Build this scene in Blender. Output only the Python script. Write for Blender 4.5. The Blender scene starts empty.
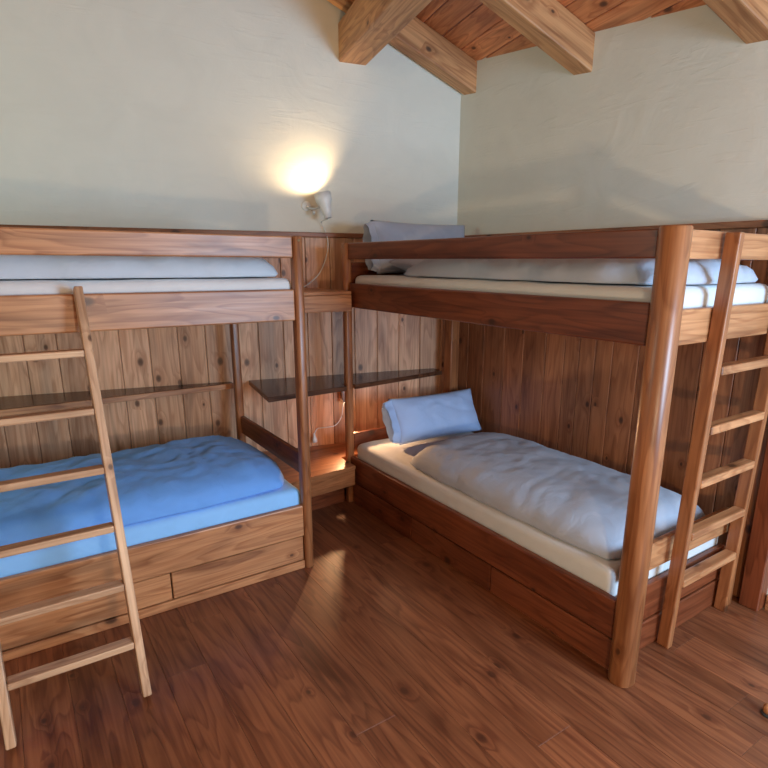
import bpy, bmesh, math, random
from mathutils import Vector, Matrix, noise

random.seed(7)
scene = bpy.context.scene
col = scene.collection

# ------------------------------------------------------------------ camera
AZ, PITCH, ROLL = math.radians(34.698), math.radians(14.647), 0.00639
CAM_H = 1.55
fwd_h = Vector((math.sin(AZ), math.cos(AZ), 0)); right = Vector((math.cos(AZ), -math.sin(AZ), 0))
up = Vector((0, 0, 1))
fwd = fwd_h * math.cos(PITCH) - up * math.sin(PITCH)
cup = up * math.cos(PITCH) + fwd_h * math.sin(PITCH)
rx = right * math.cos(ROLL) + cup * math.sin(ROLL)
ry = cup * math.cos(ROLL) - right * math.sin(ROLL)
cam_data = bpy.data.cameras.new('camera')
cam = bpy.data.objects.new('camera', cam_data); col.objects.link(cam)
m = Matrix((rx, ry, -fwd)).transposed().to_4x4(); m.translation = (0, 0, CAM_H)
cam.matrix_world = m
cam_data.sensor_fit = 'HORIZONTAL'; cam_data.sensor_width = 36
cam_data.lens = 573.7 / 768 * 36
cam_data.shift_x = (384 - 400.76) / 768
cam_data.shift_y = (412.6 - 384) / 768
cam_data.clip_start = 0.02
scene.camera = cam

# ------------------------------------------------------------------ world, daylight, exposure
world = bpy.data.worlds.new('sky'); scene.world = world; world.use_nodes = True
bg = world.node_tree.nodes['Background']
bg.inputs[0].default_value = (0.42, 0.62, 1.0, 1); bg.inputs[1].default_value = 0.9

def area_light(name, loc, direction, sx, sy, energy, color):
    d = bpy.data.lights.new(name, 'AREA'); d.shape = 'RECTANGLE'; d.size = sx; d.size_y = sy
    d.energy = energy; d.color = color
    o = bpy.data.objects.new(name, d); col.objects.link(o); o.location = loc
    o.rotation_euler = Vector(direction).to_track_quat('-Z', 'Y').to_euler()
    return o
# daylight entering by the window in the wall behind the photographer, in line with the shade-toned bunk
area_light('daylight_window', (2.10, -1.38, 1.45), (-0.08, 1, -0.05), 1.05, 1.10, 122, (0.46, 0.72, 1.0))
# green-tinged fill added at an unseen end-wall opening to tint the plaster
area_light('end_wall_green_fill', (-2.55, 2.9, 2.05), (1, 0.25, 0.0), 0.8, 0.7, 20, (0.60, 1.0, 0.84))
# unseen warm fill added over the middle of the room, behind the photographer
d = bpy.data.lights.new('warm_fill_light', 'POINT'); d.energy = 14; d.color = (1.0, 0.72, 0.42); d.shadow_soft_size = 0.22
o = bpy.data.objects.new('warm_fill_light', d); col.objects.link(o); o.location = (-0.6, -0.6, 2.8)
# lamp standing behind the photographer: throws the bunk rails' shadows up the plaster
d = bpy.data.lights.new('table_lamp_glow', 'POINT'); d.energy = 62; d.color = (1.0, 0.75, 0.49); d.shadow_soft_size = 0.05
o = bpy.data.objects.new('table_lamp_glow', d); col.objects.link(o); o.location = (0.39, -0.49, 1.0)

scene.view_settings.view_transform = 'Standard'
scene.view_settings.look = 'None'
scene.view_settings.gamma = 1.0
scene.view_settings.use_curve_mapping = False
scene.view_settings.exposure = 0.06

# ------------------------------------------------------------------ materials
def new_mat(name):
    mt = bpy.data.materials.new(name); mt.use_nodes = True
    nt = mt.node_tree
    return mt, nt, nt.nodes['Principled BSDF']
def N(nt, typ, **kw):
    n = nt.nodes.new(typ)
    for k, v in kw.items(): setattr(n, k, v)
    return n
def ramp(nt, stops):
    r = N(nt, 'ShaderNodeValToRGB'); e = r.color_ramp.elements
    while len(e) < len(stops): e.new(0.5)
    for i, (p, c) in enumerate(stops):
        e[i].position = p; e[i].color = (c[0], c[1], c[2], 1) if not isinstance(c, (int, float)) else (c, c, c, 1)
    return r
def mixc(nt, a, b, f, blend='MIX'):
    x = N(nt, 'ShaderNodeMix', data_type='RGBA', blend_type=blend)
    for sock, v in ((x.inputs[6], a), (x.inputs[7], b), (x.inputs[0], f)):
        if isinstance(v, bpy.types.NodeSocket): nt.links.new(v, sock)
        elif isinstance(v, (int, float)): sock.default_value = v
        else: sock.default_value = (*v, 1)
    return x.outputs[2]
def mth(nt, op, a, b=None, c=None):
    x = N(nt, 'ShaderNodeMath', operation=op)
    for i, v in enumerate((a, b, c)):
        if v is None: continue
        if isinstance(v, bpy.types.NodeSocket): nt.links.new(v, x.inputs[i])
        else: x.inputs[i].default_value = v
    return x.outputs[0]

TONES = {
    #          light wood            dark grain             knot                rough  var   knots
    'pine_glare': ((0.58, 0.370, 0.225), (0.42, 0.235, 0.130), (0.070, 0.026, 0.012), 0.34, 0.12, 0.25),  # pine lightened with the glare on the leaning ladder
    'pine':   ((0.52, 0.240, 0.105), (0.34, 0.132, 0.052), (0.060, 0.020, 0.009), 0.38, 0.18, 0.36),
    'pine_half_shaded':  ((0.360, 0.140, 0.054), (0.235, 0.078, 0.027), (0.045, 0.015, 0.007), 0.34, 0.18, 0.36),  # same pine, part shade of posts and bench put into the colour
    'pine_shaded': ((0.200, 0.054, 0.021), (0.120, 0.028, 0.010), (0.030, 0.010, 0.005), 0.32, 0.20, 0.45),  # same pine, shade of the unlit faces put into the colour
    'panel':  ((0.70, 0.395, 0.235), (0.51, 0.245, 0.130), (0.060, 0.022, 0.011), 0.42, 0.36, 0.46),  # far-wall boards with the daylight put into the colour
    'panel_shaded': ((0.38, 0.150, 0.066), (0.25, 0.085, 0.034), (0.045, 0.016, 0.008), 0.42, 0.50, 0.50),  # same boards, the side wall's shade put into the colour
    'floor':  ((0.250, 0.088, 0.037), (0.140, 0.042, 0.018), (0.060, 0.020, 0.010), 0.36, 0.42, 0.26),
    'shelf':  ((0.115, 0.050, 0.027), (0.060, 0.024, 0.013), (0.020, 0.008, 0.005), 0.22, 0.15, 0.30),
    'beam':   ((0.62, 0.310, 0.130), (0.41, 0.170, 0.064), (0.045, 0.018, 0.008), 0.55, 0.25, 0.45),
    'board':  ((0.74, 0.300, 0.125), (0.52, 0.165, 0.062), (0.045, 0.014, 0.007), 0.50, 0.40, 0.50),
}
_wood = {}
def wood(tone, grain, thick):
    """grain / thick: local axes 'x','y','z' along the fibres and through the thickness."""
    key = (tone, grain, thick)
    if key in _wood: return _wood[key]
    light, dark, knotc, rough, var, kn = TONES[tone]
    mt, nt, b = new_mat('%s_wood_%s%s' % key)
    L = nt.links.new
    tc = N(nt, 'ShaderNodeTexCoord'); oi = N(nt, 'ShaderNodeObjectInfo')
    sep = N(nt, 'ShaderNodeSeparateXYZ'); L(tc.outputs['Object'], sep.inputs[0])
    across = [a for a in 'xyz' if a not in (grain, thick)][0]
    cmb = N(nt, 'ShaderNodeCombineXYZ')
    for i, a in enumerate((grain, across, thick)): L(sep.outputs['xyz'.index(a)], cmb.inputs[i])
    off = N(nt, 'ShaderNodeVectorMath', operation='SCALE'); off.inputs[0].default_value = (31.7, 17.3, 23.9); L(oi.outputs['Random'], off.inputs['Scale'])
    add = N(nt, 'ShaderNodeVectorMath', operation='ADD'); L(cmb.outputs[0], add.inputs[0]); L(off.outputs[0], add.inputs[1])
    def scaled(s):
        v = N(nt, 'ShaderNodeVectorMath', operation='MULTIPLY'); L(add.outputs[0], v.inputs[0]); v.inputs[1].default_value = s
        return v.outputs[0]
    # knots
    vo = N(nt, 'ShaderNodeTexVoronoi', feature='F1', voronoi_dimensions='2D'); L(scaled((4.2, 6.5, 1.0)), vo.inputs['Vector']); vo.inputs['Scale'].default_value = 1.0
    sepc = N(nt, 'ShaderNodeSeparateColor'); L(vo.outputs['Color'], sepc.inputs[0])
    pick = mth(nt, 'LESS_THAN', sepc.outputs[0], kn)
    size = mth(nt, 'MULTIPLY_ADD', sepc.outputs[1], 0.09, 0.05)
    rel = mth(nt, 'DIVIDE', vo.outputs['Distance'], size)
    kr = ramp(nt, [(0.0, 1.0), (0.55, 0.85), (1.0, 0.0)]); L(rel, kr.inputs[0])
    knot = mth(nt, 'MULTIPLY', kr.outputs[0], pick)
    hr = ramp(nt, [(0.0, 1.0), (1.0, 0.0)])
    L(mth(nt, 'MULTIPLY', rel, 0.33), hr.inputs[0]); halo = mth(nt, 'MULTIPLY', hr.outputs[0], pick)
    # fibres, bent round the knots
    n1 = N(nt, 'ShaderNodeTexNoise'); n1.inputs['Scale'].default_value = 1; n1.inputs['Detail'].default_value = 5; n1.inputs['Distortion'].default_value = 0.5
    L(scaled((1.8, 75, 75)), n1.inputs['Vector'])
    n2 = N(nt, 'ShaderNodeTexNoise'); n2.inputs['Scale'].default_value = 1; n2.inputs['Detail'].default_value = 2
    L(scaled((0.9, 7, 7)), n2.inputs['Vector'])
    ringv = mth(nt, 'ADD', mth(nt, 'MULTIPLY', n2.outputs['Fac'], 11.0), mth(nt, 'MULTIPLY', halo, 1.3))
    ring = mth(nt, 'FRACT', ringv)
    rr = ramp(nt, [(0.0, 0.15), (0.55, 0.45), (0.86, 1.0), (1.0, 0.15)]); L(ring, rr.inputs[0])
    g = mth(nt, 'ADD', mth(nt, 'MULTIPLY', n1.outputs['Fac'], 0.74), mth(nt, 'MULTIPLY', rr.outputs[0], 0.28))
    g = mth(nt, 'ADD', g, mth(nt, 'MULTIPLY', halo, 0.22))
    gr = ramp(nt, [(0.38, light), (0.68, dark)]); L(g, gr.inputs[0])
    # board to board tone
    tone_f = mth(nt, 'MULTIPLY_ADD', mth(nt, 'FRACT', mth(nt, 'MULTIPLY', oi.outputs['Random'], 7.31)), var, 1.0 - var * 0.5)
    tn = N(nt, 'ShaderNodeCombineXYZ')
    for i in range(3): L(tone_f, tn.inputs[i])
    c = mixc(nt, gr.outputs[0], tn.outputs[0], 1.0, 'MULTIPLY')
    n3 = N(nt, 'ShaderNodeTexNoise'); n3.inputs['Scale'].default_value = 1; n3.inputs['Detail'].default_value = 3; n3.inputs['Distortion'].default_value = 1.0
    L(scaled((1.5, 9, 9)), n3.inputs['Vector'])
    sr = ramp(nt, [(0.30, (0.62, 0.56, 0.52)), (0.50, (1.0, 1.0, 1.0)), (0.72, (1.12, 1.10, 1.06))]); L(n3.outputs['Fac'], sr.inputs[0])
    c = mixc(nt, c, sr.outputs[0], 1.0, 'MULTIPLY')
    c = mixc(nt, c, knotc, mth(nt, 'MULTIPLY', knot, 0.9))
    L(c, b.inputs['Base Color'])
    L(mth(nt, 'MULTIPLY_ADD', n1.outputs['Fac'], 0.16, rough - 0.08), b.inputs['Roughness'])
    b.inputs['Specular IOR Level'].default_value = 0.45
    bp = N(nt, 'ShaderNodeBump'); bp.inputs['Strength'].default_value = 0.12; bp.inputs['Distance'].default_value = 0.002
    L(g, bp.inputs['Height']); L(bp.outputs[0], b.inputs['Normal'])
    _wood[key] = mt
    return mt

def plaster(name, base):
    mt, nt, b = new_mat(name); L = nt.links.new
    tc = N(nt, 'ShaderNodeTexCoord')
    n = N(nt, 'ShaderNodeTexNoise'); n.inputs['Scale'].default_value = 3.2; n.inputs['Detail'].default_value = 4; n.inputs['Distortion'].default_value = 1.4
    L(tc.outputs['Object'], n.inputs['Vector'])
    n2 = N(nt, 'ShaderNodeTexNoise'); n2.inputs['Scale'].default_value = 60; n2.inputs['Detail'].default_value = 3
    L(tc.outputs['Object'], n2.inputs['Vector'])
    # trowel strokes
    mp = N(nt, 'ShaderNodeMapping'); mp.inputs['Rotation'].default_value = (0.5, 0.7, 0.3); mp.inputs['Scale'].default_value = (2.0, 2.0, 14.0)
    L(tc.outputs['Object'], mp.inputs[0])
    n3 = N(nt, 'ShaderNodeTexNoise'); n3.inputs['Scale'].default_value = 1.0; n3.inputs['Detail'].default_value = 3; n3.inputs['Distortion'].default_value = 2.2
    L(mp.outputs[0], n3.inputs['Vector'])
    st = ramp(nt, [(0.56, 0.0), (0.64, 1.0)]); L(n3.outputs['Fac'], st.inputs[0])
    r = ramp(nt, [(0.3, tuple(c * 0.95 for c in base)), (0.7, base)]); L(n.outputs['Fac'], r.inputs[0])
    L(r.outputs[0], b.inputs['Base Color'])
    h = mth(nt, 'ADD', mth(nt, 'MULTIPLY', n.outputs['Fac'], 1.0), mth(nt, 'MULTIPLY', n2.outputs['Fac'], 0.10))
    h = mth(nt, 'ADD', h, mth(nt, 'MULTIPLY', st.outputs[0], 0.12))
    bp = N(nt, 'ShaderNodeBump'); bp.inputs['Strength'].default_value = 0.35; bp.inputs['Distance'].default_value = 0.012
    L(h, bp.inputs['Height']); L(bp.outputs[0], b.inputs['Normal'])
    b.inputs['Roughness'].default_value = 0.85; b.inputs['Specular IOR Level'].default_value = 0.2
    return mt

def fabric(name, base, wr=0.5):
    mt, nt, b = new_mat(name); L = nt.links.new
    tc = N(nt, 'ShaderNodeTexCoord')
    n = N(nt, 'ShaderNodeTexNoise'); n.inputs['Scale'].default_value = 9; n.inputs['Detail'].default_value = 4; n.inputs['Distortion'].default_value = 0.8
    L(tc.outputs['Object'], n.inputs['Vector'])
    n2 = N(nt, 'ShaderNodeTexNoise'); n2.inputs['Scale'].default_value = 900; n2.inputs['Detail'].default_value = 1
    L(tc.outputs['Object'], n2.inputs['Vector'])
    r = ramp(nt, [(0.3, tuple(c * 0.94 for c in base)), (0.7, base)]); L(n.outputs['Fac'], r.inputs[0])
    L(r.outputs[0], b.inputs['Base Color'])
    h = mth(nt, 'ADD', n.outputs['Fac'], mth(nt, 'MULTIPLY', n2.outputs['Fac'], 0.03))
    bp = N(nt, 'ShaderNodeBump'); bp.inputs['Strength'].default_value = wr; bp.inputs['Distance'].default_value = 0.012
    L(h, bp.inputs['Height']); L(bp.outputs[0], b.inputs['Normal'])
    b.inputs['Roughness'].default_value = 0.9; b.inputs['Specular IOR Level'].default_value = 0.15
    b.inputs['Sheen Weight'].default_value = 0.15
    return mt

def plain(name, base, rough=0.5, metal=0.0, emit=None, strength=0.0):
    mt, nt, b = new_mat(name); L = nt.links.new
    tc = N(nt, 'ShaderNodeTexCoord')
    n = N(nt, 'ShaderNodeTexNoise'); n.inputs['Scale'].default_value = 40; L(tc.outputs['Object'], n.inputs['Vector'])
    r = ramp(nt, [(0.3, tuple(c * 0.93 for c in base)), (0.7, base)]); L(n.outputs['Fac'], r.inputs[0])
    L(r.outputs[0], b.inputs['Base Color'])
    b.inputs['Roughness'].default_value = rough; b.inputs['Metallic'].default_value = metal
    if emit:
        b.inputs['Emission Color'].default_value = (*emit, 1); b.inputs['Emission Strength'].default_value = strength
    return mt

M_PLASTER = plaster('lime_plaster', (0.74, 0.70, 0.61))
M_SHEET = fabric('white_sheet', (0.66, 0.66, 0.66), 0.25)
M_SHEET_DAYLIT = fabric('blue_daylit_sheet', (0.28, 0.57, 0.97), 0.25)  # white sheet with blue daylight put into its colour
M_DUVET_DAYLIT = fabric('blue_daylit_duvet_cover', (0.16, 0.38, 0.84), 0.5)  # grey-white cover, blue daylight put into its colour
M_DUVET_G = fabric('grey_duvet_cover_daylight_tint', (0.44, 0.47, 0.55), 0.5)  # grey cover, its blue cast is daylight put into the colour
M_PILLOW = fabric('blue_daylit_pillowcase', (0.44, 0.57, 0.84), 0.4)  # grey-white case, blue daylight put into its colour
M_DUVET_P = fabric('pale_duvet_cover_daylight_tint', (0.52, 0.58, 0.65), 0.5)  # pale grey cover, slight blue daylight put into the colour
M_WHITE = plain('white_plastic', (0.78, 0.77, 0.74), 0.35)
M_GREY = plain('grey_enamel', (0.55, 0.56, 0.55), 0.35)
M_DARK = plain('dark_wire', (0.03, 0.03, 0.03), 0.4)
M_BULB = plain('lit_bulb', (0.9, 0.85, 0.75), 0.3, 0, (1.0, 0.80, 0.52), 10)
M_SCREW = plain('brass_screw', (0.30, 0.22, 0.12), 0.4, 0.8)

# ------------------------------------------------------------------ object helpers
def link(o, parent=None):
    col.objects.link(o)
    if parent is not None: o.parent = parent
    return o
def tag(o, label=None, cat=None, group=None, kind=None):
    if label: o['label'] = label
    if cat: o['category'] = cat
    if group: o['group'] = group
    if kind: o['kind'] = kind
    return o
def empty(name, loc, label=None, cat=None, group=None, kind=None):
    e = bpy.data.objects.new(name, None); e.empty_display_size = 0.1; col.objects.link(e); e.location = loc
    return tag(e, label, cat, group, kind)
def wloc(o):
    v = Vector((0, 0, 0))
    while o is not None: v += o.location; o = o.parent
    return v
_meshes = {}
def mesh_from(bm, name, mats, smooth=None):
    me = bpy.data.meshes.new(name); bm.to_mesh(me); bm.free()
    for mm in (mats if isinstance(mats, (list, tuple)) else [mats]): me.materials.append(mm)
    if smooth is not None:
        for p in me.polygons: p.use_smooth = smooth
    return me
def box_mesh(size, mat, bevel, seg=1):
    key = (tuple(round(s, 4) for s in size), mat.name, round(bevel, 4), seg)
    if key in _meshes: return _meshes[key]
    bm = bmesh.new(); bmesh.ops.create_cube(bm, size=1.0)
    for v in bm.verts: v.co = Vector((v.co.x * size[0], v.co.y * size[1], v.co.z * size[2]))
    if bevel > 0:
        bmesh.ops.bevel(bm, geom=list(bm.edges), offset=min(bevel, min(size) * 0.45), segments=seg, profile=0.5, affect='EDGES')
    me = mesh_from(bm, 'board', mat); _meshes[key] = me
    return me
def piece(name, c, size, mat, parent=None, bevel=0.003, rotz=0.0, rot=None, seg=1):
    """box of given size centred at world point c"""
    o = bpy.data.objects.new(name, box_mesh(size, mat, bevel, seg)); link(o, parent)
    o.location = Vector(c) - (wloc(parent) if parent is not None else Vector((0, 0, 0)))
    o.rotation_euler = rot if rot is not None else (0, 0, rotz)
    return o
def span(name, x0, x1, y0, y1, z0, z1, mat, parent=None, bevel=0.003, seg=1):
    return piece(name, ((x0 + x1) / 2, (y0 + y1) / 2, (z0 + z1) / 2), (x1 - x0, y1 - y0, z1 - z0), mat, parent, bevel, seg=seg)
def prism_obj(name, pts, vec, mat, parent=None, bevel=0.0):
    """polygon pts (world) extruded by vec; origin at the centroid"""
    vec = Vector(vec); pts = [Vector(p) for p in pts]
    cen = sum(pts, Vector()) / len(pts) + vec / 2
    bm = bmesh.new(); a = [bm.verts.new(p - cen) for p in pts]; b = [bm.verts.new(p + vec - cen) for p in pts]
    n = len(pts); bm.faces.new(a); bm.faces.new(b[::-1])
    for i in range(n): bm.faces.new((a[i], b[i], b[(i + 1) % n], a[(i + 1) % n]))
    bmesh.ops.recalc_face_normals(bm, faces=list(bm.faces))
    if bevel: bmesh.ops.bevel(bm, geom=list(bm.edges), offset=bevel, segments=1, profile=0.5, affect='EDGES')
    o = bpy.data.objects.new(name, mesh_from(bm, name, mat)); link(o, parent)
    o.location = cen - (wloc(parent) if parent is not None else Vector((0, 0, 0)))
    return o
def tube(name, pts, r, mat, parent=None, seg=8, cap=True):
    """round tube through world points (Catmull-Rom smoothed)"""
    P = [Vector(p) for p in pts]
    if len(P) > 2:
        Q = []
        for i in range(len(P) - 1):
            p0 = P[max(i - 1, 0)]; p1 = P[i]; p2 = P[i + 1]; p3 = P[min(i + 2, len(P) - 1)]
            for k in range(6):
                t = k / 6
                Q.append(0.5 * ((2 * p1) + (p2 - p0) * t + (2 * p0 - 5 * p1 + 4 * p2 - p3) * t * t + (3 * p1 - p0 - 3 * p2 + p3) * t ** 3))
        Q.append(P[-1]); P = Q
    cen = P[0].copy(); bm = bmesh.new(); rings = []
    rad = r if isinstance(r, (list, tuple)) else None
    for i, p in enumerate(P):
        t = (P[min(i + 1, len(P) - 1)] - P[max(i - 1, 0)]).normalized()
        a = t.orthogonal().normalized() if abs(t.z) > 0.95 else t.cross(Vector((0, 0, 1))).normalized()
        b = t.cross(a)
        rr_ = r if rad is None else rad[min(int(i / max(len(P) - 1, 1) * (len(rad) - 1) + 0.5), len(rad) - 1)]
        rings.append([bm.verts.new(p - cen + (a * math.cos(q) + b * math.sin(q)) * rr_) for q in (2 * math.pi * k / seg for k in range(seg))])
    for i in range(len(rings) - 1):
        for k in range(seg): bm.faces.new((rings[i][k], rings[i][(k + 1) % seg], rings[i + 1][(k + 1) % seg], rings[i + 1][k]))
    if cap: bm.faces.new(rings[0][::-1]); bm.faces.new(rings[-1])
    bmesh.ops.recalc_face_normals(bm, faces=list(bm.faces))
    o = bpy.data.objects.new(name, mesh_from(bm, name, mat, True)); link(o, parent)
    o.location = cen - (wloc(parent) if parent is not None else Vector((0, 0, 0)))
    return o
def lathe(name, origin, axis, prof, mat, parent=None, seg=20):
    """profile [(r, t)] turned about axis through origin"""
    axis = Vector(axis).normalized(); q = Vector((0, 0, 1)).rotation_difference(axis)
    bm = bmesh.new(); rings = []
    for r, t in prof:
        rings.append([bm.verts.new(q @ Vector((r * math.cos(2 * math.pi * k / seg), r * math.sin(2 * math.pi * k / seg), t))) for k in range(seg)])
    for i in range(len(rings) - 1):
        for k in range(seg): bm.faces.new((rings[i][k], rings[i][(k + 1) % seg], rings[i + 1][(k + 1) % seg], rings[i + 1][k]))
    bm.faces.new(rings[0][::-1]); bm.faces.new(rings[-1])
    bmesh.ops.remove_doubles(bm, verts=list(bm.verts), dist=1e-5)
    bmesh.ops.recalc_face_normals(bm, faces=list(bm.faces))
    me = mesh_from(bm, name, mat, True)
    o = bpy.data.objects.new(name, me); link(o, parent)
    o.location = Vector(origin) - (wloc(parent) if parent is not None else Vector((0, 0, 0)))
    return o
def rounded_post(name, x0, x1, y0, y1, z0, z1, r, mat, parent, corners=(1, 1, 1, 1)):
    """upright post; corners rounded where corners[] = 1: (x0y0, x1y0, x1y1, x0y1)"""
    cx, cy = (x0 + x1) / 2, (y0 + y1) / 2; pts = []
    for (px, py, sx, sy, a0), on in zip(((x0, y0, 1, 1, 180), (x1, y0, -1, 1, 270), (x1, y1, -1, -1, 0), (x0, y1, 1, -1, 90)), corners):
        if on:
            for k in range(7):
                a = math.radians(a0 + 90 * k / 6); pts.append((px + sx * r + r * math.cos(a) - cx, py + sy * r + r * math.sin(a) - cy))
        else: pts.append((px - cx, py - cy))
    bm = bmesh.new(); h = (z1 - z0) / 2; e = 0.004
    rings = [[bm.verts.new((x * s, y * s, z)) for x, y in pts] for s, z in ((0.93, -h), (1, -h + e), (1, h - e), (0.93, h))]
    n = len(pts)
    for i in range(3):
        for k in range(n): bm.faces.new((rings[i][k], rings[i][(k + 1) % n], rings[i + 1][(k + 1) % n], rings[i + 1][k]))
    bm.faces.new(rings[0][::-1]); bm.faces.new(rings[-1])
    bmesh.ops.recalc_face_normals(bm, faces=list(bm.faces))
    me = mesh_from(bm, name, mat)
    for p in me.polygons: p.use_smooth = abs(p.normal.z) < 0.5
    o = bpy.data.objects.new(name, me); link(o, parent)
    o.location = Vector((cx, cy, (z0 + z1) / 2)) - wloc(parent)
    return o

# ------------------------------------------------------------------ room geometry constants
XB = 2.75                                   # plaster face of the wall beside the shade-toned bunk
CY = 3.287                                  # y of the room corner
AW = math.radians(-13.0)                    # direction of the far wall (it is not square to the bunks)
DW = Vector((math.cos(AW), math.sin(AW), 0))   # along the far wall towards the corner
NW = Vector((-math.sin(AW), math.cos(AW), 0))  # into the far wall
C0 = Vector((XB, CY, 0))
def wa(t, n, z):                            # far-wall frame: t along (0 at corner, negative leftwards), n into wall
    return C0 + DW * t + NW * n + Vector((0, 0, z))
def wall_y(x, n=0.0):                       # y of the far wall's face (moved n into the wall) at x
    return CY - n * -1 / math.cos(AW) + (XB - x) * math.tan(-AW)
TAN = math.tan(math.radians(24.0))
ZR = 2.825                                  # underside of roof boards at the corner
S_RIDGE = -2.7
def roof_z(s): return ZR - TAN * s if s >= S_RIDGE else ZR - TAN * S_RIDGE - TAN * (S_RIDGE - s)
XL, YF = -2.6, -1.45
TRIM_Z = 1.735
PT = 0.02                                   # panelling thickness

# ------------------------------------------------------------------ floor: boards run along y
floor = span('floor', XL, XB + 0.2, YF, 4.7, -0.08, -0.022, wood('floor', 'y', 'z'), None, 0)
tag(floor, kind='structure')
seams = [-0.90, -0.745, -0.595, -0.44, -0.29, -0.135, 0.02, 0.175, 0.33, 0.485, 0.64, 0.795, 0.955, 1.115, 1.27, 1.43, 1.59, 1.785, 1.945, 2.105, 2.27, 2.43, 2.59, 2.735]
cuts = {11: 1.40, 8: 2.05, 13: 0.35, 15: 2.30, 17: 0.62, 6: 1.15, 10: 2.9, 14: 1.02}
rc = random.Random(3)
for i in range(len(seams) - 1):
    a, b = seams[i], seams[i + 1]
    ys = [YF, -0.7 + rc.uniform(-0.3, 0.3), cuts.get(i, 1.6 + rc.uniform(-1.1, 1.4)), wall_y((a + b) / 2) - 0.03]
    for y0, y1 in zip(ys[:-1], ys[1:]):
        piece('floor_board', ((a + b) / 2, (y0 + y1) / 2, -0.011), (b - a - 0.0008, y1 - y0 - 0.0008, 0.022), wood('floor', 'y', 'z'), floor, 0.0006)

# ------------------------------------------------------------------ walls
LA = (XB - XL) / math.cos(AW)
z_of = lambda s: roof_z(s) + 0.03
wall_back = prism_obj('wall_back', [wa(0.2, 0, -0.05), wa(-LA - 0.1, 0, -0.05), wa(-LA - 0.1, 0, z_of(-LA)), wa(S_RIDGE, 0, z_of(S_RIDGE)), wa(0.2, 0, z_of(0.2))], NW * 0.18, M_PLASTER)
tag(wall_back, kind='structure')
s_at = lambda x, y: (Vector((x, y, 0)) - C0).dot(DW)
def wall_with_hole(name, f, a0, a1, b0, tops, h0, h1, g0, g1):
    """wall in plane coordinates (a along, z up) with an opening; f maps (a, depth, z) to world; tops(a) its upper edge"""
    bm = bmesh.new()
    for (p0, p1, q0, q1) in ((a0, h0, b0, None), (h1, a1, b0, None), (h0, h1, b0, g0), (h0, h1, g1, None)):
        vs = [bm.verts.new(f(p, dd, q if q is not None else tops(p))) for dd in (0, 0.18) for p, q in ((p0, q0), (p1, q0), (p1, q1), (p0, q1))]
        for idx in ((0, 1, 2, 3), (7, 6, 5, 4), (0, 4, 5, 1), (1, 5, 6, 2), (2, 6, 7, 3), (3, 7, 4, 0)): bm.faces.new([vs[k] for k in idx])
    bmesh.ops.recalc_face_normals(bm, faces=list(bm.faces))
    o = link(bpy.data.objects.new(name, mesh_from(bm, name, M_PLASTER)))
    return tag(o, kind='structure')
WX0, WX1, WZ0, WZ1 = 1.52, 2.68, 0.85, 2.05
wall_right = prism_obj('wall_right', [(XB, CY + 0.1, -0.05), (XB, YF - 0.1, -0.05), (XB, YF - 0.1, z_of(s_at(XB, YF - 0.1))), (XB, CY + 0.1, z_of(s_at(XB, CY + 0.1)))], (0.18, 0, 0), M_PLASTER)
tag(wall_right, kind='structure')
wall_with_hole('wall_front', lambda a, dd, z: (a, YF - dd, z), XL - 0.1, XB + 0.1, -0.05, lambda x: 4.4, WX0, WX1, WZ0, WZ1)
wall_with_hole('wall_left', lambda a, dd, z: (XL - dd, a, z), YF - 0.1, 4.7, -0.05, lambda y: 4.4, 2.45, 3.35, 1.65, 2.45)
win = empty('window_1', ((WX0 + WX1) / 2, YF - 0.10, WZ0), kind='structure')
for z in (WZ0 + 0.03, WZ1 - 0.03):
    piece('window_frame', ((WX0 + WX1) / 2, YF - 0.10, z), (WX1 - WX0, 0.06, 0.06), wood('pine', 'x', 'y'), win)
for x in (WX0 + 0.03, (WX0 + WX1) / 2, WX1 - 0.03):
    piece('window_mullion', (x, YF - 0.10, 1.45), (0.06, 0.06, 1.08), wood('pine', 'z', 'y'), win)

# panelling on the far wall: upright boards with a cap rail
panel_n = -PT / 2
seam_t = [0.0, -0.119] + [-0.119 - 0.1632 * k for k in range(1, 24)]
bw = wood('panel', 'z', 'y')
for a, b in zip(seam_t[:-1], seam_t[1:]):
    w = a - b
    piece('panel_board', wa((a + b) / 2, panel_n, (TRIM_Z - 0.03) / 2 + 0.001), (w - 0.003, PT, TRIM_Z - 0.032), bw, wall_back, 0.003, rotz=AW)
tl = -seam_t[-1]
piece('panel_cap', wa(-tl / 2 - 0.01, -0.016, TRIM_Z - 0.015), (tl - 0.03, 0.032, 0.03), wood('panel_shaded', 'x', 'y'), wall_back, 0.004, rotz=AW)
# panelling on the side wall
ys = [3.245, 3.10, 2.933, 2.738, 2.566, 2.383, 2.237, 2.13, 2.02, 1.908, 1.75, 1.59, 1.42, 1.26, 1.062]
bw2 = wood('panel_shaded', 'z', 'x')
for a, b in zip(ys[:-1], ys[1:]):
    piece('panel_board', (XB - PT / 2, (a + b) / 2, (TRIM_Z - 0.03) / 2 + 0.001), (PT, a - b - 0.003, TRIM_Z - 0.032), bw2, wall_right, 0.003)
piece('panel_cap', (XB - 0.016, (3.22 + 1.0) / 2, TRIM_Z - 0.015), (0.032, 2.22, 0.03), wood('panel_shaded', 'y', 'x'), wall_right, 0.004)
piece('panel_end_post', (2.7135, 1.018, (TRIM_Z - 0.03) / 2), (0.071, 0.086, TRIM_Z - 0.034), wood('pine_shaded', 'z', 'x'), wall_right, 0.004)
bb = span('baseboard_right', XB - 0.018, XB, YF, 0.97, 0.0, 0.075, wood('pine', 'y', 'x'), None, 0.003); tag(bb, kind='structure')

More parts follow.
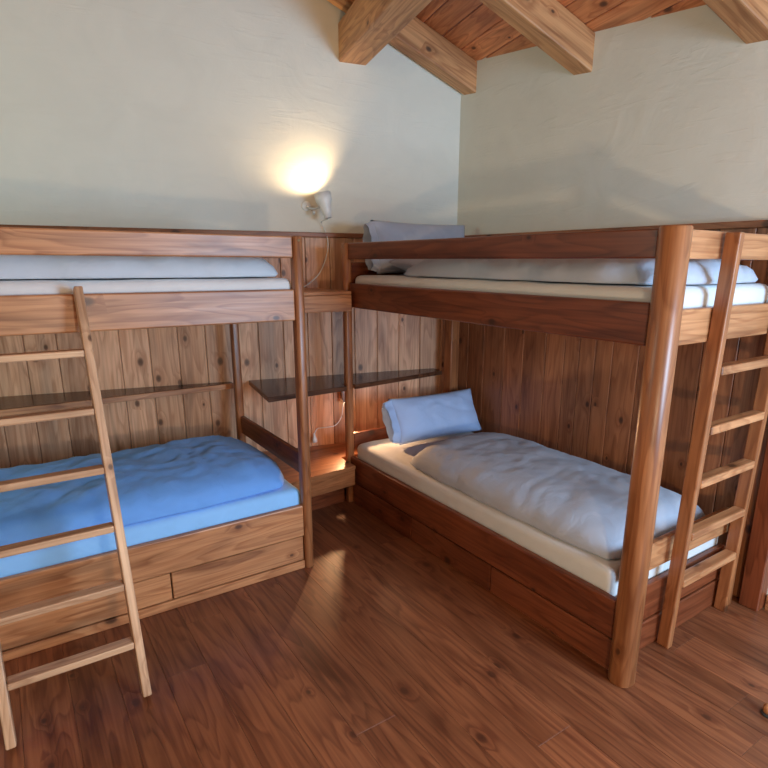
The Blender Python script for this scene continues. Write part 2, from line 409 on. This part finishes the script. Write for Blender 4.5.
# ------------------------------------------------------------------ ceiling: boards, rafters, purlin (all square to the far wall)
ceiling = empty('ceiling', wa(-1.0, -1.5, roof_z(-1.0) + 0.1), kind='structure')
SL = math.atan(TAN)
def roof_pt(s, n, dz=0.0): return wa(s, n, roof_z(s) + dz)
# roof boards run away from the far wall, each 0.1295 wide along the slope
s = -0.075 + 0.1295 * 5
brd = wood('board', 'y', 'z')
k = 0
LEN = 6.2
while s > S_RIDGE:
    s1 = s - 0.1295
    mid = (s + s1) / 2
    p = wa(mid, -LEN / 2 + 0.1, roof_z(mid) + 0.0125 / math.cos(SL))
    o = piece('ceiling_board', p, (0.1295 / math.cos(SL) - 0.004, LEN, 0.025), brd, ceiling, 0.004)
    o.rotation_euler = (Matrix.Rotation(AW, 4, 'Z') @ Matrix.Rotation(SL, 4, 'Y')).to_euler()
    s = s1; k += 1
# the far slope of the roof, out of sight
far = 3.4
pm = wa(S_RIDGE - far / 2, -LEN / 2 + 0.1, roof_z(S_RIDGE - far / 2) + 0.02)
o = piece('ceiling_slope', pm, (far / math.cos(SL), LEN, 0.025), wood('board', 'y', 'z'), ceiling, 0)
o.rotation_euler = (Matrix.Rotation(AW, 4, 'Z') @ Matrix.Rotation(-SL, 4, 'Y')).to_euler()
def rafter(n0, n1, s0=0.62, s1=S_RIDGE + 0.05):
    """rafter between depths n0..n1 from the far wall; plumb depth .185"""
    h = 0.185; mt = wood('beam', 'x', 'y')
    L_ = (s0 - s1) / math.cos(SL); t = h * math.cos(SL)
    sm = (s0 + s1) / 2
    o = piece('rafter', wa(sm, (n0 + n1) / 2, roof_z(sm) - h / 2 - 0.002), (L_, n1 - n0, t), mt, ceiling, 0.008, seg=2)
    o.rotation_euler = (Matrix.Rotation(AW, 4, 'Z') @ Matrix.Rotation(SL, 4, 'Y')).to_euler()
for n0 in (-0.150, -1.043, -1.930, -2.82, -3.71):
    rafter(n0, n0 + 0.124, s0=0.10 - n0 * 0.231)
# purlin below the rafters
pz0, pz1 = 2.742, roof_z(-0.665) - 0.187
p = wa(-0.755, -2.95, (pz0 + pz1) / 2 + 0.01)
piece('purlin', p, (0.178, 6.0, pz1 - pz0 + 0.02), wood('beam', 'y', 'x'), ceiling, 0.008, rotz=AW, seg=2)

# ------------------------------------------------------------------ bunk beds
Z_RT, Z_RB, Z_BT, Z_BB = 1.662, 1.568, 1.428, 1.285      # guard rail top/bottom, side board top/bottom
def screw(name, p, axis, parent):
    return lathe(name, p, axis, [(0.0, 0.0), (0.007, 0.0), (0.006, 0.002), (0.0, 0.003)], M_SCREW, parent, 10)

# --- pale bunk along the far wall (x from -0.95 to 1.18)
LX0, LX1, LY0, LY1 = -0.95, 1.180, 2.500, 3.475
bedL = empty('bunk_bed', ((LX0 + LX1) / 2, (LY0 + LY1) / 2, 0), 'honey pine bunk bed below the clip lamp, its long drawer side facing us', 'bunk bed')
px = wood('pine', 'x', 'y'); py = wood('pine', 'y', 'x'); pz = wood('pine_half_shaded', 'z', 'y'); pe = wood('pine_shaded', 'y', 'x')
for (a, b) in ((LX1 - 0.048, LX1), (LX0, LX0 + 0.048)):
    rounded_post('post', a, b, LY0 - 0.012, LY0 + 0.05, 0, 1.664, 0.018, pz, bedL)
    rounded_post('post', a - (0 if a > 0 else 0), b, LY1 - 0.048, LY1, 0, 1.55, 0.014, pz, bedL)
a, b = LX0 + 0.049, LX1 - 0.049
span('guard_rail', a, b, LY0 + 0.002, LY0 + 0.030, Z_RB, Z_RT, px, bedL, 0.006, 2)
span('side_board', a, b, LY0, LY0 + 0.030, Z_BB, Z_BT, px, bedL, 0.006, 2)
span('back_board', a, b, LY1 - 0.030, LY1, Z_BB, Z_BT, px, bedL, 0.004)
span('back_rail', a, b, LY1 - 0.030, LY1, Z_RB - 0.02, 1.655, px, bedL, 0.004)
for xe in (LX1 - 0.029, LX0 + 0.003):
    span('end_rail', xe, xe + 0.026, LY0 + 0.051, LY1 - 0.049, Z_RB, Z_RT - 0.01, pe, bedL, 0.004)
    span('end_board', xe, xe + 0.026, LY0 + 0.051, LY1 - 0.049, Z_BB, Z_BT, pe, bedL, 0.004)
    span('end_board', xe, xe + 0.026, LY0 + 0.051, LY1 - 0.049, 0.500, 0.612, pe, bedL, 0.004)
    span('end_board', xe, xe + 0.026, LY0 + 0.051, LY1 - 0.049, 0.02, 0.350, pe, bedL, 0.004)
span('side_board', a, b, LY0, LY0 + 0.030, 0.186, 0.352, px, bedL, 0.005, 2)
span('plinth', a, b, LY0 + 0.004, LY0 + 0.030, 0.0, 0.043, px, bedL, 0.003)
for d0, d1 in ((a + 0.004, -0.235), (-0.229, 0.470), (0.476, b - 0.004)):
    dr = span('drawer_front', d0, d1, LY0 + 0.007, LY0 + 0.029, 0.049, 0.180, px, bedL, 0.003)
    span('drawer_box', d0 + 0.03, d1 - 0.03, LY0 + 0.03, LY0 + 0.60, 0.055, 0.15, px, dr, 0)
span('slat_deck', a, b, LY0 + 0.031, LY1 - 0.031, Z_BB + 0.03, Z_BB + 0.05, py, bedL, 0)
span('slat_deck', a, b, LY0 + 0.031, LY1 - 0.031, 0.24, 0.26, py, bedL, 0)
screw('screw', (LX1 - 0.024, LY0 - 0.012, 1.645), (0, -1, 0), bedL)

# --- bunk with shade-darkened boards along the side wall (y from 1.01 to 3.19)
RX0, RX1, RY0, RY1 = 1.735, 2.655, 1.012, 3.195
bedR = empty('bunk_bed', ((RX0 + RX1) / 2, (RY0 + RY1) / 2, 0), 'pine bunk bed, its side boards darkened with painted shade, with a thick round-edged post and an upright ladder', 'bunk bed')
qx = wood('pine_shaded', 'x', 'y'); qy = wood('pine_shaded', 'y', 'x'); qz = wood('pine_half_shaded', 'z', 'x'); qe = wood('pine', 'x', 'y')  # foot boards keep the lit pine, side boards take the shaded copy
rounded_post('post', RX0 - 0.008, RX0 + 0.085, RY0, RY0 + 0.093, 0, 1.666, 0.040, qz, bedR)
rounded_post('post', RX0 + 0.005, RX0 + 0.055, RY1 - 0.085, RY1 - 0.035, 0, 1.662, 0.016, qz, bedR)
rounded_post('post', RX1 - 0.072, RX1, RY1 - 0.085, RY1, 0, 1.64, 0.006, qz, bedR)
rounded_post('post', RX1 - 0.05, RX1, RY0 + 0.066, RY0 + 0.096, 0, 1.64, 0.010, qz, bedR)
FX = 1.765
a, b = RY0 + 0.094, RY1 - 0.087
span('guard_rail', FX - 0.004, FX + 0.026, a, RY1 - 0.034, Z_RB, Z_RT, qy, bedR, 0.006, 2)
span('side_board', FX - 0.010, FX + 0.022, a, RY1 - 0.108, Z_BB, Z_BT, qy, bedR, 0.006, 2)
span('back_board', RX1 - 0.030, RX1, RY0 + 0.14, b, Z_BB, Z_BT, qy, bedR, 0.004)
span('back_rail', RX1 - 0.030, RX1, RY0 + 0.14, b, Z_RB, Z_RT - 0.01, qy, bedR, 0.004)
e0, e1 = RX0 + 0.086, RX1 - 0.051
EY = 1.078
span('end_rail', e0, e1, EY, EY + 0.028, Z_RB, Z_RT, qe, bedR, 0.006, 2)
span('end_board', e0, e1, EY, EY + 0.028, 1.278, 1.402, qe, bedR, 0.006, 2)
span('end_rail', e0, e1, EY + 0.045, EY + 0.072, 0.365, 0.485, qe, bedR, 0.006, 2)
span('end_board', e0, e1, EY + 0.045, EY + 0.072, 0.14, 0.300, qx, bedR, 0.004)
span('end_plinth', e0, e1, EY + 0.042, EY + 0.072, 0.0, 0.130, qx, bedR, 0.004)
h0, h1 = RX0 + 0.056, RX1 - 0.073
span('end_rail', h0, h1, RY1 - 0.072, RY1 - 0.046, Z_RB, Z_RT - 0.006, qx, bedR, 0.004)
span('end_board', h0, h1, RY1 - 0.072, RY1 - 0.046, Z_BB, 1.55, qx, bedR, 0.004)
span('end_rail', h0, h1, RY1 - 0.072, RY1 - 0.046, 0.365, 0.470, qx, bedR, 0.004)
span('end_board', h0, h1, RY1 - 0.072, RY1 - 0.046, 0.02, 0.300, qx, bedR, 0.004)
span('side_board', FX - 0.010, FX + 0.020, a, b, 0.160, 0.322, qy, bedR, 0.005, 2)
span('plinth', FX + 0.012, FX + 0.03, a, b, 0.0, 0.02, qy, bedR, 0)
for d0, d1 in ((a + 0.004, 1.785), (1.791, 2.440), (2.446, b - 0.004)):
    dr = span('drawer_front', FX + 0.003, FX + 0.022, d0, d1, 0.008, 0.143, qy, bedR, 0.003)
    span('drawer_box', FX + 0.023, FX + 0.60, d0 + 0.03, d1 - 0.03, 0.02, 0.12, qy, dr, 0)
span('slat_deck', FX + 0.023, RX1 - 0.031, EY + 0.075, b, Z_BB + 0.03, Z_BB + 0.05, qx, bedR, 0)
span('slat_deck', FX + 0.023, RX1 - 0.031, EY + 0.075, b, 0.21, 0.23, qx, bedR, 0)

# ------------------------------------------------------------------ ladders
def leaning_bar(name, p0, p1, w, dep, mat, parent):
    """bar from p0 to p1 (centre line, in a y-z plane), w in x, dep across; local z runs along it"""
    p0 = Vector(p0); p1 = Vector(p1); dv = p1 - p0
    o = piece(name, (p0 + p1) / 2, (w, dep, dv.length), mat, parent, 0.005, seg=2)
    o.rotation_euler = (-math.atan2(dv.y, dv.z), 0, 0)
    return o
ladL = empty('ladder', (0.04, 1.99, 0), 'narrow pine ladder leaning on the honey pine bunk', 'ladder')
lm = wood('pine_glare', 'z', 'y')
LT = (2.468, 1.452); LB = (1.985, 0.012)
for xl in (-0.166, 0.249):
    leaning_bar('side_rail', (xl, LB[0], LB[1]), (xl, LT[0], LT[1]), 0.030, 0.055, lm, ladL)
for z in (1.222, 1.017, 0.810, 0.606, 0.402, 0.200):
    y = LB[0] + (LT[0] - LB[0]) * (z - LB[1]) / (LT[1] - LB[1])
    o = piece('rung', (0.0415, y, z), (0.384, 0.050, 0.026), wood('pine_glare', 'x', 'z'), ladL, 0.005, seg=2)
ladR = empty('ladder', (2.33, 1.07, 0), 'sturdy upright pine ladder fixed to the foot of the side-wall bunk', 'ladder')
lmx = wood('pine_half_shaded', 'z', 'x')
for xl in (2.107, 2.567):
    leaning_bar('side_rail', (xl, 1.085, 0.001), (xl, 1.040, 1.658), 0.034, 0.052, lmx, ladR)
for z in (1.175, 0.946, 0.730, 0.507, 0.295):
    y = 1.085 - 0.045 * z / 1.66
    piece('rung', (2.337, y - 0.004, z), (0.424, 0.050, 0.034), wood('pine', 'x', 'z'), ladR, 0.006, seg=2)

# ------------------------------------------------------------------ bedding
def fbm(p, sc, oct=3):
    v = 0; a = 1
    for k in range(oct):
        v += a * noise.noise(p * sc); sc *= 2.1; a *= 0.5
    return v
def mattress(name, x0, x1, y0, y1, z0, z1, mat, label, group=None):
    cx, cy, cz = (x0 + x1) / 2, (y0 + y1) / 2, (z0 + z1) / 2
    sx, sy, sz = x1 - x0, y1 - y0, z1 - z0
    bm = bmesh.new(); bmesh.ops.create_cube(bm, size=1)
    for v in bm.verts: v.co = Vector((v.co.x * sx, v.co.y * sy, v.co.z * sz))
    bmesh.ops.bevel(bm, geom=list(bm.edges), offset=0.035, segments=4, profile=0.5, affect='EDGES')
    bmesh.ops.subdivide_edges(bm, edges=[e for e in bm.edges if e.calc_length() > 0.3], cuts=24, use_grid_fill=True)
    bmesh.ops.triangulate(bm, faces=[f for f in bm.faces if len(f.verts) > 4])
    for v in bm.verts:
        if v.co.z > 0: v.co.z += 0.004 * fbm(v.co + Vector((cx, cy, cz)), 5.0)
    o = bpy.data.objects.new(name, mesh_from(bm, name, mat, True)); col.objects.link(o); o.location = (cx, cy, cz)
    return tag(o, label, 'mattress', group)

def duvet(name, x0, x1, y0, y1, zb, h, mat, label, seed, ex=0.14, power=2.6, lx=False, big=0.10, wob_a=0.012, wr=0.012, folds=0.008, ridge=None, cat='duvet'):
    """soft quilt lying on a mattress: puffed top surface, thin rim, wrinkles"""
    cx, cy = (x0 + x1) / 2, (y0 + y1) / 2; sx, sy = (x1 - x0) / 2, (y1 - y0) / 2
    nx = max(20, int(sx * 2 / 0.022)); ny = max(20, int(sy * 2 / 0.022))
    bm = bmesh.new(); top = []; bot = []; sv = Vector((seed * 3.7, seed * 1.9, seed))
    for j in range(ny + 1):
        rt = []; rb = []
        v = -1 + 2 * j / ny
        for i in range(nx + 1):
            u = -1 + 2 * i / nx
            # squircle-rounded corners
            uu = u * math.sqrt(max(0, 1 - ex * v * v * v * v)) ; vv = v * math.sqrt(max(0, 1 - ex * u * u * u * u))
            x = uu * sx; y = vv * sy
            ls, ll = (v, u) if lx else (u, v)
            prof = (max(0, 1 - abs(ls) ** power) ** 0.5) * (max(0, 1 - abs(ll) ** (power * 3.0)) ** 0.5)
            p = Vector((x, y, 0)) + sv
            edge = 1 - max(abs(u), abs(v)) ** 6
            bg_ = big * fbm(p, 2.2, 2)
            q = Vector((p.x * 1.0 + 0.35 * p.y, p.y * 1.0 - 0.3 * p.x, 0)) + Vector((0.3 * noise.noise(p * 3), 0.3 * noise.noise(p * 3 + Vector((9, 0, 0))), 0))
            crease = (1 - abs(noise.noise(Vector((q.x * 4.5, q.y * 11.0, seed))))) ** 5
            crease2 = (1 - abs(noise.noise(Vector((q.x * 9.0, q.y * 3.5, seed + 5))))) ** 6
            z = h * prof * (1 + bg_) + wr * fbm(p, 7, 3) * prof - folds * (crease + 0.7 * crease2) * prof
            wob = wob_a * noise.noise(Vector((p.x * 6, p.y * 6, seed)))
            x += wob * (abs(u) > 0.9); y += wob * (abs(v) > 0.9)
            rt.append(bm.verts.new((x, y, max(z, 0) + 0.012)))
            rb.append(bm.verts.new((x * 0.985, y * 0.99, 0.0)) if (i in (0, nx) or j in (0, ny)) else None)
        top.append(rt); bot.append(rb)
    for j in range(ny):
        for i in range(nx): bm.faces.new((top[j][i], top[j][i + 1], top[j + 1][i + 1], top[j + 1][i]))
    loop = [(0, i) for i in range(nx)] + [(j, nx) for j in range(ny)] + [(ny, i) for i in range(nx, 0, -1)] + [(j, 0) for j in range(ny, 0, -1)]
    n = len(loop)
    for k in range(n):
        (j, i), (j2, i2) = loop[k], loop[(k + 1) % n]
        bm.faces.new((top[j2][i2], top[j][i], bot[j][i], bot[j2][i2]))
    bm.faces.new([bot[j][i] for j, i in loop][::-1])
    bmesh.ops.recalc_face_normals(bm, faces=list(bm.faces))
    o = bpy.data.objects.new(name, mesh_from(bm, name, mat, True)); col.objects.link(o); o.location = (cx, cy, zb)
    return tag(o, label, cat)

def pillow(name, c, sx, sy, sz, rot, mat, label, seed, hem=None):
    """closed cushion, long axis local x, puffed along local z; hem = +1/-1 adds the loose open end of the case"""
    bm = bmesh.new(); nx, ny = 34, 26; T = []; B = []
    sv = Vector((seed * 2.3, seed * 5.1, seed))
    for j in range(ny + 1):
        v = -1 + 2 * j / ny; rt = []; rb = []
        for i in range(nx + 1):
            u = -1 + 2 * i / nx
            pin = 1 - 0.07 * (v * v) * (1 - u * u) * 0
            x = u * sx / 2 * (1 - 0.05 * (1 - v * v)) ; y = v * sy / 2 * (1 - 0.06 * (1 - u * u))
            pr = (max(0, 1 - abs(u) ** 3.2) ** 0.55) * (max(0, 1 - abs(v) ** 2.6) ** 0.6)
            p = Vector((x, y, 0)) + sv
            w = 0.010 * fbm(p, 8, 3) * (0.3 + pr) - 0.010 * ((1 - abs(noise.noise(Vector((p.x * 6 + p.y * 4, p.y * 5 - p.x * 3, seed))))) ** 6) * pr
            zt = sz / 2 * pr + w
            edge = i in (0, nx) or j in (0, ny)
            vt = bm.verts.new((x, y, zt if not edge else 0.0)); rt.append(vt)
            rb.append(vt if edge else bm.verts.new((x, y, -sz / 2 * pr + w * 0.6)))
        T.append(rt); B.append(rb)
    for j in range(ny):
        for i in range(nx):
            bm.faces.new((T[j][i], T[j][i + 1], T[j + 1][i + 1], T[j + 1][i]))
            q = (B[j][i], B[j + 1][i], B[j + 1][i + 1], B[j][i + 1])
            if len(set(q)) == 4: bm.faces.new(q)
            elif len(set(q)) == 3:
                bm.faces.new(list(dict.fromkeys(q)))
    bmesh.ops.recalc_face_normals(bm, faces=list(bm.faces))
    o = bpy.data.objects.new(name, mesh_from(bm, name, mat, True)); col.objects.link(o)
    o.location = c; o.rotation_euler = rot
    tag(o, label, 'pillow')
    if hem:
        # loose pleated end of the pillowcase
        bm = bmesh.new(); rows = []
        K = 40
        for r in range(5):
            row = []
            for k in range(K):
                a = 2 * math.pi * k / K
                yy = math.cos(a) * sy / 2 * 0.97 * (1 - 0.03 * r); 
                th = (0.022 + 0.006 * r) * math.sin(a) + 0.030 * noise.noise(Vector((k * 0.33, seed, 0))) * (0.4 + 0.15 * r)
                xx = hem * (sx / 2 * 0.94 + 0.016 * r) + 0.010 * noise.noise(Vector((k * 0.3, r * 0.5, seed)))
                row.append(bm.verts.new((xx, yy, th)))
            rows.append(row)
        for r in range(4):
            for k in range(K): bm.faces.new((rows[r][k], rows[r][(k + 1) % K], rows[r + 1][(k + 1) % K], rows[r + 1][k]))
        bmesh.ops.recalc_face_normals(bm, faces=list(bm.faces))
        hm = bpy.data.objects.new('pillowcase_hem', mesh_from(bm, 'pillowcase_hem', mat, True)); link(hm, o)
    return o

# pale bunk
mattress('mattress', LX0 + 0.055, LX1 - 0.036, LY0 + 0.034, LY1 - 0.05, 0.262, 0.432, M_SHEET_DAYLIT, 'mattress in a white sheet tinted with blue daylight on the lower berth of the honey pine bunk')
duvet('duvet', LX0 + 0.10, 1.130, LY0 + 0.045, LY1 - 0.06, 0.4385, 0.134, M_DUVET_DAYLIT, 'rumpled duvet coloured by blue daylight on the lower berth behind the leaning ladder', 2, power=3.2, lx=True, wr=0.014, folds=0.011)
mattress('mattress', LX0 + 0.055, LX1 - 0.036, LY0 + 0.034, LY1 - 0.05, 1.337, 1.477, M_SHEET, 'mattress in a white sheet on the upper berth of the honey pine bunk')
duvet('duvet', LX0 + 0.30, 1.142, LY0 + 0.045, LY1 - 0.08, 1.4835, 0.132, M_DUVET_P, 'pale grey duvet with a tint of blue daylight on the upper berth of the honey pine bunk', 5, power=3.0, lx=True, wr=0.014, folds=0.018, wob_a=0.025)
# shade-toned bunk
mattress('mattress', FX + 0.026, RX1 - 0.034, EY + 0.078, RY1 - 0.090, 0.232, 0.408, M_SHEET, 'mattress in a white sheet on the lower berth of the side-wall bunk')
duvet('duvet', FX + 0.050, RX1 - 0.06, EY + 0.085, 2.62, 0.4145, 0.134, M_DUVET_G, 'smooth grey duvet with a tint of blue daylight on the lower berth beside the propped pillow', 8, power=2.8, wr=0.007, folds=0.007, big=0.05)
pillow('pillow', (2.325, 2.93, 0.558), 0.68, 0.31, 0.16, (math.radians(62), 0, math.radians(-3)), M_PILLOW, 'plump pillow coloured by blue daylight propped at the head of the lower berth', 3, hem=-1)
mattress('mattress', FX + 0.026, RX1 - 0.034, EY + 0.033, RY1 - 0.090, 1.337, 1.475, M_SHEET, 'mattress in a white sheet on the upper berth of the side-wall bunk')
duvet('duvet', FX + 0.045, RX1 - 0.036, EY + 0.034, 2.70, 1.4815, 0.116, M_DUVET_G, 'grey duvet on the upper berth behind the shade-darkened guard rail', 11, power=3.4, wr=0.018, folds=0.024, wob_a=0.03)
pillow('pillow', (2.265, 3.035, 1.640), 0.74, 0.32, 0.12, (math.radians(78), 0, 0), M_DUVET_G, 'grey pillow standing up at the head of the upper berth', 6, hem=-1)
pillow('pillow', (2.25, 2.845, 1.540), 0.60, 0.24, 0.11, (math.radians(6), 0, 0), M_DUVET_G, 'flat grey pillow lying in front of the upright one on the upper berth', 9)

# ------------------------------------------------------------------ nook between the bunks
# wedge shelf behind the pale bunk
SZ = 0.797
sh = prism_obj('shelf', [(-1.0, 3.55, SZ - 0.028), (1.168, 3.574, SZ - 0.028), (1.168, wall_y(1.168, -0.022), SZ - 0.028), (-1.0, wall_y(-1.0, -0.022), SZ - 0.028)], (0, 0, 0.028), wood('shelf', 'x', 'z'), None, 0.002)
tag(sh, 'tapering wall shelf running behind the honey pine bunk', 'shelf')
sh_l = span('shelf_lip', -1.0, 1.168, 3.553, 3.571, SZ - 0.034, SZ - 0.001, wood('pine', 'x', 'y'), sh, 0.002)
sh_l.rotation_euler = (0, 0, math.atan2(0.024, 2.168))
sh2 = prism_obj('shelf', [(1.197, 3.066, SZ - 0.03), (1.732, 3.098, SZ - 0.03), (1.732, 3.168, SZ - 0.03), (1.797, 3.168, SZ - 0.03), (1.797, 3.106, SZ - 0.03), (2.578, 3.200, SZ - 0.03), (2.578, wall_y(2.578, -0.022), SZ - 0.03), (1.281, wall_y(1.281, -0.022), SZ - 0.03)], (0, 0, 0.03), wood('shelf', 'x', 'z'), None, 0.002)
tag(sh2, 'dark corner shelf between the two bunks above the small lit lamp', 'shelf')
# upper bedside box
UY = 3.030
ub = empty('bedside_box', (1.48, 3.2, 1.27), 'wall-hung bedside box bridging the upper berths of both bunks', 'bedside box')
prism_obj('box_top', [(1.184, UY, 1.365), (1.735, UY, 1.365), (1.735, wall_y(1.735, -0.022), 1.365), (1.184, wall_y(1.184, -0.022), 1.365)], (0, 0, 0.020), wood('pine', 'x', 'z'), ub, 0.002)
span('box_front', 1.184, 1.735, UY - 0.004, UY + 0.018, 1.268, 1.364, px, ub, 0.003)
prism_obj('box_bottom', [(1.184, UY + 0.02, 1.268), (1.735, UY + 0.02, 1.268), (1.735, wall_y(1.735, -0.022), 1.268), (1.184, wall_y(1.184, -0.022), 1.268)], (0, 0, 0.016), wood('pine', 'x', 'z'), ub, 0.002)
# lower bedside bench
lb = empty('bedside_bench', (1.47, 3.2, 0.0), 'low pine bench box in the corner between the two lower berths', 'bench')
BY = 3.0
prism_obj('bench_top', [(1.186, BY - 0.06, 0.275), (1.728, BY - 0.005, 0.275), (1.728, 3.185, 0.275), (2.56, 3.205, 0.275), (2.56, wall_y(2.56, -0.022), 0.275), (1.186, wall_y(1.186, -0.022), 0.275)], (0, 0, 0.024), wood('pine_half_shaded', 'x', 'z'), lb, 0.003)
fr = prism_obj('bench_front', [(1.186, BY - 0.05, 0.165), (1.728, BY + 0.005, 0.165), (1.728, BY + 0.027, 0.165), (1.186, BY - 0.028, 0.165)], (0, 0, 0.109), wood('pine_half_shaded', 'x', 'y'), lb, 0.002)
prism_obj('bench_kickboard', [(1.186, BY + 0.10, 0.0), (1.728, BY + 0.15, 0.0), (1.728, BY + 0.17, 0.0), (1.186, BY + 0.12, 0.0)], (0, 0, 0.164), wood('pine_shaded', 'x', 'y'), lb, 0.002)

# clip lamp on the plaster
lw = lambda u, n, z: wa((u - XB) / math.cos(AW), n, z)
cl = empty('clip_lamp', lw(1.755, 0, 1.86), 'white clip-on spotlight glowing upwards on the plaster above the panelling', 'lamp')
bx_ = 1.76
lathe('wall_plate', lw(1.70, 0.0, 1.895), -NW, [(0.0, 0.0), (0.030, 0.0), (0.030, 0.010), (0.024, 0.014), (0.0, 0.014)], M_WHITE, cl)
tube('arm', [lw(1.70, -0.012, 1.895), lw(1.705, -0.045, 1.880), lw(1.735, -0.075, 1.875), lw(1.765, -0.085, 1.885)], 0.006, M_GREY, cl)
ax = (DW * -0.20 + Vector((0, 0, 1)) + NW * 0.16).normalized()
hp = lw(1.800, -0.155, 1.815)
hd = lathe('lamp_head', hp, ax, [(0.0, 0.0), (0.024, 0.002), (0.030, 0.04), (0.036, 0.075), (0.050, 0.105), (0.053, 0.150), (0.049, 0.150), (0.045, 0.108), (0.030, 0.08), (0.0, 0.078)], M_WHITE, cl, 24)
lathe('bulb', hp + ax * 0.080, ax, [(0.0, 0.0), (0.014, 0.002), (0.020, 0.02), (0.026, 0.045), (0.020, 0.062), (0.0, 0.068)], M_BULB, cl, 16)
lathe('bracket', lw(1.735, -0.078, 1.852), -DW, [(0.0, 0.0), (0.012, 0.0), (0.012, 0.014), (0.0, 0.014)], M_GREY, cl, 12)
tube('cable', [hp - ax * 0.005, lw(1.785, -0.04, 1.80), lw(1.815, -0.024, 1.74), lw(1.822, -0.045, 1.66), lw(1.800, -0.06, 1.57), lw(1.755, -0.07, 1.48), lw(1.690, -0.08, 1.42), lw(1.64, -0.09, 1.391)], 0.0035, M_WHITE, cl)
d = bpy.data.lights.new('clip_lamp_light', 'SPOT'); d.energy = 10; d.color = (1.0, 0.73, 0.42); d.spot_size = math.radians(128); d.spot_blend = 0.7; d.shadow_soft_size = 0.018
o = bpy.data.objects.new('clip_lamp_light', d); col.objects.link(o); o.location = hp + ax * 0.156
o.rotation_euler = (ax + NW * 0.30 - DW * 0.30).to_track_quat('-Z', 'Y').to_euler()

# small lamp under the corner shelf
nl = empty('shelf_lamp', lw(1.93, 0, 0.62), 'small lit lamp fixed beneath the dark corner shelf', 'lamp')
hx, hn = 1.905, -0.075
lathe('wall_plate', lw(1.905, -0.020, 0.70), -NW, [(0.0, 0.0), (0.026, 0.0), (0.026, 0.010), (0.0, 0.012)], M_GREY, nl, 16)
tube('arm', [lw(1.905, -0.03, 0.70), lw(1.905, -0.055, 0.70), lw(1.905, -0.075, 0.685)], 0.006, M_GREY, nl)
ax2 = (Vector((0, 0, -1)) + DW * 0.18 - NW * 0.12).normalized()
hp2 = lw(1.900, -0.075, 0.700)
lathe('lamp_head', hp2, ax2, [(0.0, 0.0), (0.022, 0.002), (0.024, 0.03), (0.028, 0.06), (0.032, 0.085), (0.029, 0.085), (0.020, 0.055), (0.0, 0.053)], M_GREY, nl, 20)
lathe('bulb', hp2 + ax2 * 0.056, ax2, [(0.0, 0.0), (0.012, 0.002), (0.016, 0.02), (0.019, 0.034), (0.013, 0.046), (0.0, 0.050)], M_BULB, nl, 16)
tube('cable', [lw(1.905, -0.085, 0.655), lw(1.895, -0.06, 0.58), lw(1.885, -0.05, 0.50), lw(1.84, -0.045, 0.44), lw(1.76, -0.04, 0.43), lw(1.715, -0.05, 0.43), lw(1.690, -0.06, 0.395)], 0.0032, M_WHITE, nl)
lathe('plug', lw(1.690, -0.06, 0.400), (0.05, 0, -1), [(0.0, 0.0), (0.006, 0.0), (0.009, 0.02), (0.017, 0.045), (0.017, 0.062), (0.0, 0.064)], M_WHITE, nl, 14)
d = bpy.data.lights.new('shelf_lamp_light', 'SPOT'); d.energy = 42; d.color = (1.0, 0.56, 0.27); d.shadow_soft_size = 0.02; d.spot_size = math.radians(128); d.spot_blend = 1.0
o = bpy.data.objects.new('shelf_lamp_light', d); col.objects.link(o); o.location = hp2 + ax2 * 0.122
o.rotation_euler = (Vector((1.2, 0.9, 0.42)) - o.location).to_track_quat('-Z', 'Y').to_euler()

# door stop at the edge of the picture
ds = empty('door_stop', (2.055, 0.655, 0), 'small round wooden door stop on the floor near the bunk foot', 'door stop')
lathe('wooden_knob', (2.055, 0.655, 0.008), (0, 0, 1), [(0.0, 0.0), (0.017, 0.0), (0.020, 0.010), (0.019, 0.024), (0.012, 0.031), (0.0, 0.033)], wood('pine', 'z', 'x'), ds, 20)
lathe('rubber_ring', (2.055, 0.655, 0.0), (0, 0, 1), [(0.0, 0.0), (0.024, 0.0), (0.025, 0.005), (0.021, 0.009), (0.0, 0.009)], M_DARK, ds, 20)
